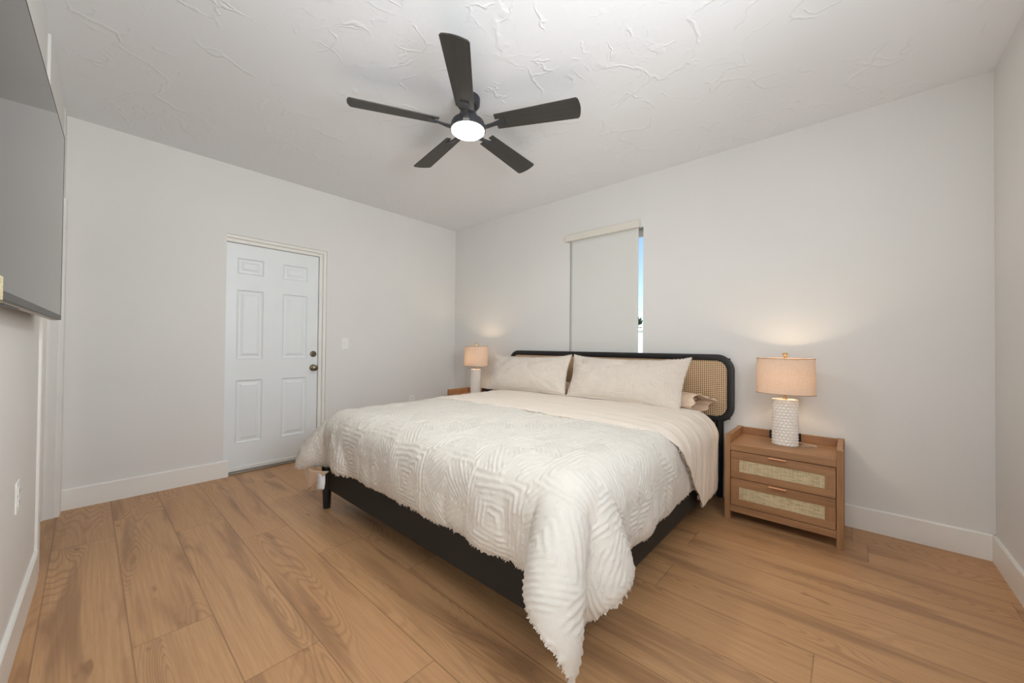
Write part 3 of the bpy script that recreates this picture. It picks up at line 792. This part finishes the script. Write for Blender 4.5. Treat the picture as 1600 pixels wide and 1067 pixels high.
# the left foot corner is turned under and shows its smooth reverse
A_, B_, C_ = np.array([1.040, -2.262, .266]), np.array([1.480, -2.262, .322]), np.array([1.180, -2.268, .138]); n_ = 18
tri = np.zeros((n_, n_, 3))
for i in range(n_):
    w_ = i/(n_-1)
    for j in range(n_):
        q_ = j/(n_-1); e0 = A_*(1-w_)+C_*w_; e1 = B_*(1-w_)+C_*w_
        tri[i, j] = e0*(1-q_)+e1*q_+np.array([0, -.018*math.sin(math.pi*q_)*(1-w_)+.006*math.sin(9*q_), .004*math.sin(7*q_+3*w_)])
o = in_parent(link('turned_corner', gridmesh('turned_corner', tri), PEACH, None, True), duv); o['label'] = 'turned-under corner showing the peach reverse'
m_ = o.modifiers.new('thick', 'SOLIDIFY'); m_.thickness = .006
# folded-back top edge showing the smooth reverse
FR = flap_rest(); FS = sim(FR, off=.050, steps=260, bend=.12, seed=5)
fy_, fx_ = 180, 420
Gf = upsample(FS, fy_, fx_); Rf = upsample(FR, fy_, fx_); Nf = normals(Gf)
sf, tf = Rf[:, :, 0], Rf[:, :, 1]
wr = .010*(vnoise(sf*2.5, tf*16+sf*1.2, 21)-.5)+.005*(vnoise(sf*7, tf*34+sf*3, 22)-.5)+.002*(vnoise(sf*24, tf*60, 23)-.5)
dh = (fy_-1-np.arange(fy_))[:, None]*.0048; dr_ = (fx_-1-np.arange(fx_))[None, :]*.0067
wr = wr+.010*(1-np.exp(-np.minimum(dh, dr_)/.02))
Cf = Gf+Nf*wr[:, :, None]
rag = (vnoise(sf*110, tf*110, 24)-.5)*.010
diry_f = np.gradient(Gf, axis=0); diry_f /= np.linalg.norm(diry_f, axis=2, keepdims=True)
dirx_f = np.gradient(Gf, axis=1); dirx_f /= np.linalg.norm(dirx_f, axis=2, keepdims=True)
Cf += diry_f*np.exp(-dh/.006)[:, :, None]*rag[:, :, None]
fb = in_parent(link('folded_top', gridmesh('folded_top', Cf, True), CREAM, None, True), duv)
fb['label'] = 'smooth cream reverse side folded back below the pillows'
m_ = fb.modifiers.new('thick', 'SOLIDIFY'); m_.thickness = .010; m_.offset = -1
pts = np.concatenate([Cf[-1, :], Cf[:, -1]])-np.concatenate([Nf[-1, :], Nf[:, -1]])*.006
fringe('fold_fringe', pts, np.concatenate([diry_f[-1, :], dirx_f[:, -1]]), np.concatenate([Nf[-1, :], Nf[:, -1]]), DUVET, duv, .011, 2, 9)

# ------------------------------------------------------------------ pillows
def pillow_surface(q, T, n=90, p=2.6, flange=0.0, pinch=.05, side=1, seed=1, amp=.006, tuft=False, sag=0.0, m=None, ears=0.0, belly=.0):
    """q: four corners BL, BR, TR, TL of the mid surface; side +1 front, -1 back"""
    m = m or int(n*.55)
    u = np.linspace(-1, 1, n)[None, :]; v = np.linspace(-1, 1, m)[:, None]
    BL, BR, TR, TL = [np.array(c, float) for c in q]
    uu = u*(1-pinch*(1-v*v)); vv = v*(1-pinch*1.5*(1-u*u))
    a = ((uu+1)/2)[:, :, None]; b = ((vv+1)/2)[:, :, None]
    P = (BL*(1-a)+BR*a)*(1-b)+(TL*(1-a)+TR*a)*b
    nrm = np.cross(BR-BL, TL-BL); nrm /= np.linalg.norm(nrm); up = (TL-BL)/np.linalg.norm(TL-BL)
    fx = flange/(np.linalg.norm(BR-BL)/2); fy = flange/(np.linalg.norm(TL-BL)/2)
    U = np.clip(np.abs(u)/(1-fx), 0, 1); Vv = np.clip(np.abs(v)/(1-fy), 0, 1)
    prof = (1-U**p)**.62*(1-Vv**p)**.62
    vb = v-belly; prof = prof*(1-.25*np.clip(vb, 0, 1))
    s = u*.5+0*v; t = v*.28+0*u
    w = amp*(vnoise(s*9, t*9, seed)-.5)*2+amp*.5*(vnoise(s*24, t*24, seed+1)-.5)*2
    rad = np.clip(np.hypot(np.abs(u), np.abs(v))-.55, 0, 1)
    ang = np.arctan2(np.abs(v), np.abs(u)); w = w+amp*.9*rad*np.sin(ang*26+seed)
    h = T*prof+.003+w*(prof**.5+.15)
    if tuft: h = h+.0060*tuft_pattern(s*1.0+seed, t*.9, .22, .019)
    P = P+side*nrm*h[:, :, None]
    P[:, :, :] -= up*(sag*(1-u**2)*np.clip(v, 0, 1))[:, :, None]
    P += up*(ears*np.abs(u)**6*np.clip(v, 0, 1)**4)[:, :, None]
    return P, nrm, up
def sham(label, q, seed):
    c = np.mean(np.array(q), axis=0); c[2] = min(a[2] for a in q)
    t = thing('pillow_sham', label, 'pillow', tuple(c))
    kw = dict(flange=.006, pinch=.05, seed=seed, sag=.010, ears=.022)
    F, nrm, up = pillow_surface(q, .100, 260, side=1, amp=.005, tuft=True, **kw)
    in_parent(link('sham_front', gridmesh('sham_front', F), SHAMF, None, True), t)
    Bk, _, _ = pillow_surface(q, .055, 90, side=-1, amp=.005, **kw)
    o = in_parent(link('sham_back', gridmesh('sham_back', Bk, True), PEACH, None, True), t); o['label'] = 'smooth peach cotton back'
    right = np.cross(up, nrm)
    pts = np.concatenate([F[-1, :], F[:, -1], F[:, 0], F[0, :]]); k = len(F[-1]); mm = len(F)
    out = np.concatenate([np.tile(up, (k, 1)), np.tile(right, (mm, 1)), np.tile(-right, (mm, 1)), np.tile(-up, (k, 1))])
    fringe('sham_fringe', pts, out, np.tile(nrm, (len(pts), 1)), SHAMF, t, .011, 3, seed)
    return t
sham('cream tufted pillow propped on the cane headboard, nearer the door', [(1.12, -.47, .693), (2.125, -.50, .715), (2.005, -.215, 1.050), (.985, -.215, 1.040)], 3)
sham('cream tufted pillow propped on the cane headboard, nearer the oak nightstand with visible drawers', [(2.150, -.50, .715), (3.100, -.50, .693), (3.090, -.205, 1.052), (2.035, -.205, 1.052)], 8)
def lying_pillow(label, q, T, seed, hem):
    c = np.mean(np.array(q), axis=0)
    t = thing('pillow', label, 'pillow', tuple(c))
    F, nrm, up = pillow_surface(q, T, 110, side=1, seed=seed, amp=.012, pinch=.05, m=70); Bk, _, _ = pillow_surface(q, T*.75, 60, side=-1, seed=seed, amp=.004, pinch=.05, m=40)
    in_parent(link('pillowcase', gridmesh('pillowcase', F), PEACH, None, True), t)
    in_parent(link('pillowcase_underside', gridmesh('pillowcase_underside', Bk, True), PEACH, None, True), t)
    if hem:
        # open end of the pillowcase, crumpled and flaring
        BR, TR = np.array(q[1], float), np.array(q[2], float); ax = (BR-np.array(q[0], float)); ax /= np.linalg.norm(ax)
        cc = (BR+TR)/2; half = (TR-BR)/2; n = 72; rings = []
        for r_ in range(15):
            w_ = r_/14; ring = []
            for i in range(n):
                a = 2*math.pi*i/n
                f1 = 1+.10*w_*math.sin(3*a+1.2)+.09*w_*math.sin(7*a+2*w_)+.05*w_*math.sin(13*a)
                p = cc+half*(.92+.16*w_)*math.cos(a)*f1+np.array([0, 0, 1])*(.080+.004*w_)*math.sin(a)*f1*(1-.40*w_*abs(math.cos(a)))
                p = p+ax*(-.16+.235*w_+.03*w_*math.sin(2*a+.6)+.018*w_*math.sin(6*a)); p[2] -= .018*w_
                ring.append(p)
            rings.append(ring)
        rings = np.array(rings); rings = np.concatenate([rings, rings[:, :1]], 1)
        o = in_parent(link('pillowcase_hem', gridmesh('pillowcase_hem', rings), PEACH, None, True), t)
        m1 = o.modifiers.new('thick', 'SOLIDIFY'); m1.thickness = .003
    return t
lying_pillow('peach sleeping pillow lying behind the right sham, its crumpled case end sticking out', [(2.30, -.36, .714), (3.09, -.39, .714), (3.14, -.12, .749), (2.30, -.12, .749)], .090, 5, True)
lying_pillow('peach sleeping pillow lying behind the left sham, seen only in the slit between the shams', [(1.25, -.36, .714), (2.14, -.36, .714), (2.14, -.12, .749), (1.25, -.12, .749)], .085, 6, False)
# care tag of the duvet hanging by the left foot leg
bm = bmesh.new(); pr_ = []
for i in range(8):
    w_ = i/7; c0 = Vector((1.375, -2.268-.006*w_, .285-.105*w_)); sw = .012*math.sin(w_*3.0)
    pr_.append([c0+Vector((-.026+sw, -.016, 0)), c0+Vector((.026+sw, .014, .006))])
vs = [[bm.verts.new(p) for p in r] for r in pr_]
for a, b in zip(vs[:-1], vs[1:]): bm.faces.new((a[0], a[1], b[1], b[0]))
o = in_parent(obj('care_tag', bm, plain('white_satin_tag', (232, 234, 238), .5, var=.02), None, True), duv); o['label'] = 'white satin care tag'
o.modifiers.new('thick', 'SOLIDIFY').thickness = .001

# ------------------------------------------------------------------ nightstands
def nightstand(label, x0, x1, yf, yb, zt, foot, lab2=None):
    """zt rim height, foot = clearance under the bottom rail"""
    t = thing('nightstand', label, 'nightstand', ((x0+x1)/2, yf, 0), 0, 'oak nightstands beside the bed')
    P_ = lambda nm, bm, m, par=t: (in_parent(obj(nm, bm, m), t) if par is t else part2(nm, bm, m, t, par))
    w = .033; top = zt-.055
    for xa in (x0, x1-w):
        bm = B(((xa, yf, 0), (xa+w, yf+.045, zt)), ((xa, yb-.04, 0), (xa+w, yb, zt)), ((xa+.004 if xa == x0 else xa, yf+.044, foot), (xa+w-.0 if xa == x0 else xa+w-.004, yb-.039, zt)), r=.0015, seg=1)
        P_('side_panel', bm, OAKV)
    P_('top', B(((x0+w, yf+.003, top-.045), (x1-w, yb-.016, top)), r=.0015, seg=1), OAK)
    P_('back_rim', B(((x0+w, yb-.018, foot+.01), (x1-w, yb-.002, zt-.004)), r=.0015, seg=1), OAK)
    P_('bottom_rail', B(((x0+w, yf+.004, foot), (x1-w, yf+.022, foot+.042)), ((x0+w, yf+.023, foot+.02), (x1-w, yb-.02, foot+.034)), r=.0015, seg=1), OAK)
    P_('gap_shade_sheet', B(((x0+w, yf+.030, foot+.044), (x1-w, yf+.034, top-.046))), DARKIN)  # dark sheet painting the shade seen in the drawer gaps
    za, zb = foot+.046, top-.049; hgt = (zb-za-.004)/2
    for k in range(2):
        a = za+k*(hgt+.004); b = a+hgt; xa, xb = x0+w+.003, x1-w-.003
        fw, fh = .048, .052
        bm = B(((xa, yf+.004, b-fh), (xb, yf+.024, b)), ((xa, yf+.004, a), (xb, yf+.024, a+fh*.86)), r=.001, seg=1)
        d = P_('drawer', bm, OAK)
        P_('drawer_stile', B(((xa, yf+.0045, a+fh*.86), (xa+fw, yf+.024, b-fh)), r=.0008, seg=1), OAKV, d)
        P_('drawer_stile', B(((xb-fw, yf+.0045, a+fh*.86), (xb, yf+.024, b-fh)), r=.0008, seg=1), OAKV, d)
        P_('woven_inset', B(((xa+fw, yf+.009, a+fh*.86), (xb-fw, yf+.020, b-fh))), WEAVE, d)
        xm = x0+(x1-x0)*.485
        bm = bmesh.new(); box(bm, (xm-.046, yf-.016, b-.009), (xm+.046, yf+.006, b-.001), .0015, 1)
        P_('handle', bm, COPPER, d)
    xm = x0+(x1-x0)*.482
    o = P_('power_socket_box', B(((xm-.090, yb-.036, top+.001), (xm+.090, yb-.0185, zt+.002)), r=.003), BLACKP); o['label'] = 'black charging box set in the back rim'
    return t
nightstand('oak nightstand with two woven drawers to the right of the bed', 3.372, 3.980, -.432, -.022, .566, .058)
nightstand('oak nightstand on the far side of the bed, mostly hidden', .400, 1.010, -.432, -.022, .622, .10)

# ------------------------------------------------------------------ table lamps
def lamp(label, x, y, z, rz):
    t = thing('table_lamp', label, 'table lamp', (x, y, z), rz, 'white ceramic table lamps')
    n, m = 220, 260; Hb = .302
    a = np.linspace(0, 2*np.pi, n+1)[None, :]; h = np.linspace(0, 1, m)[:, None]
    rows_ = 15.5
    ph = h*rows_+.20*np.sin(a*19+np.floor(h*rows_)*np.pi)
    rid = np.abs(np.sin(np.pi*ph))**.7
    bumpy = .0062*(1-np.abs(2*(ph-np.floor(ph))-1)**1.6)*(.62+.38*np.sin(a*19+np.floor(ph)*np.pi))
    tp = 1-.03*(1-h)*0+.0*h; edge_ = np.clip(np.minimum(h, 1-h)/.02, 0, 1)**.5
    rr = tp*(.965+.035*edge_)
    X = (.0685*rr+bumpy)*np.cos(a); Y = (.0480*rr+bumpy)*np.sin(a); Z = h*Hb+0*a
    o = link('lamp_base', gridmesh('lamp_base', np.dstack([X, Y, Z])), CERAM, t, True)
    bm = bmesh.new(); loft(bm, [circ((0, 0), .0715, .0495, 60, Hb-.003), circ((0, 0), .0700, .048, 60, Hb+.001), circ((0, 0), .064, .042, 60, Hb+.0015)]); obj('base_cap', bm, CERAM, t, True, 30)
    bm = bmesh.new(); lathe(bm, [(.013, Hb), (.013, Hb+.012), (.008, Hb+.014), (.008, Hb+.045), (.015, Hb+.047), (.015, Hb+.085), (.011, Hb+.088)], n=20); obj('lamp_neck', bm, BRASS, t, True, 40)
    z0, z1 = .338, .575; th = .003
    rx0, ry0, rx1, ry1 = .163, .118, .160, .115
    bm = bmesh.new()
    loft(bm, [circ((0, 0), rx0, ry0, 72, z0), circ((0, 0), rx1, ry1, 72, z1), circ((0, 0), rx1-.0015, ry1-.0015, 72, z1), circ((0, 0), rx0-.0015, ry0-.0015, 72, z0), circ((0, 0), rx0, ry0, 72, z0)], True, False)
    obj('lamp_shade', bm, SHADE, t, True, 50)
    for zz, rx, ry in ((z0, rx0, ry0), (z1-.005, rx1, ry1)):
        bm = bmesh.new()
        loft(bm, [circ((0, 0), rx+.0012, ry+.0012, 72, zz), circ((0, 0), rx+.0012, ry+.0012, 72, zz+.005), circ((0, 0), rx-.002, ry-.002, 72, zz+.005), circ((0, 0), rx-.002, ry-.002, 72, zz), circ((0, 0), rx+.0012, ry+.0012, 72, zz)], True, False)
        obj('shade_trim', bm, SHADET, t, True, 40)
    bm = bmesh.new()                                      # wire harp and spider
    hp = []
    for i in range(25):
        q = math.pi*i/24; hp.append((-.038*math.cos(q)*(1 if 0 < i < 24 else .6), 0, Hb+.045+.205*math.sin(q)**.6))
    tube(bm, hp, .0016, 6); tube(bm, [(-rx1+.002, 0, z1-.012), (-.03, 0, z1-.018), (.03, 0, z1-.018), (rx1-.002, 0, z1-.012)], .0014, 6); tube(bm, [(0, -ry1+.002, z1-.012), (0, 0, z1-.018), (0, ry1-.002, z1-.012)], .0014, 6)
    obj('harp', bm, BRASS, t, True)
    bm = bmesh.new(); lathe(bm, [(.005, z1-.024), (.005, z1+.004), (.010, z1+.006), (.011, z1+.010), (.007, z1+.013), (.014, z1+.018), (.016, z1+.026), (.013, z1+.033), (.004, z1+.036)], n=24); obj('finial', bm, BRASS, t, True, 50)
    bm = bmesh.new(); lathe(bm, [(.012, Hb+.085), (.018, Hb+.10), (.029, Hb+.13), (.030, Hb+.145), (.020, Hb+.168), (.002, Hb+.175)], n=24); obj('bulb', bm, BULB, t, True)
    l = bpy.data.lights.new('bulb_light', 'POINT'); l.energy = LAMPW; l.color = (1.0, .76, .52); l.shadow_soft_size = .035
    lo_ = bpy.data.objects.new('bulb_light', l); COL.objects.link(lo_); lo_.parent = t; lo_.location = (0, 0, Hb+.150)
    return t
LAMPW = 11.0
SHADET = plain('taupe_shade_trim', (176, 152, 132), .8, var=.05)
lamp('lit table lamp with textured white base on the right nightstand', 3.683, -.222, .5115, 0)
lamp('lit table lamp with textured white base on the nightstand nearer the door', .700, -.250, .5675, 0)
def cord(label, pts):
    bm = bmesh.new(); tube(bm, pts, .0022, 8); bm2 = tag(obj('lamp_cord', bm, CORD, None, True), label, 'cord'); return bm2
def smooth_pts(p, n=10):
    A = np.array(p, float); return [tuple(v) for v in catmull(A[:, None, :], n*len(p), 0)[:, 0, :]]
cord('white lamp cord lying on the right nightstand behind its lamp', smooth_pts([(3.768, -.20, .5142), (3.775, -.195, .5142), (3.81, -.165, .5142), (3.845, -.150, .5142), (3.825, -.125, .5142), (3.78, -.115, .5142), (3.74, -.10, .520), (3.735, -.075, .535)]))
cord('lamp cord at the foot of the far lamp by the pillow', smooth_pts([(.788, -.23, .5702), (.80, -.21, .5702), (.84, -.17, .5702), (.83, -.12, .5702), (.78, -.10, .575), (.76, -.075, .59)]))
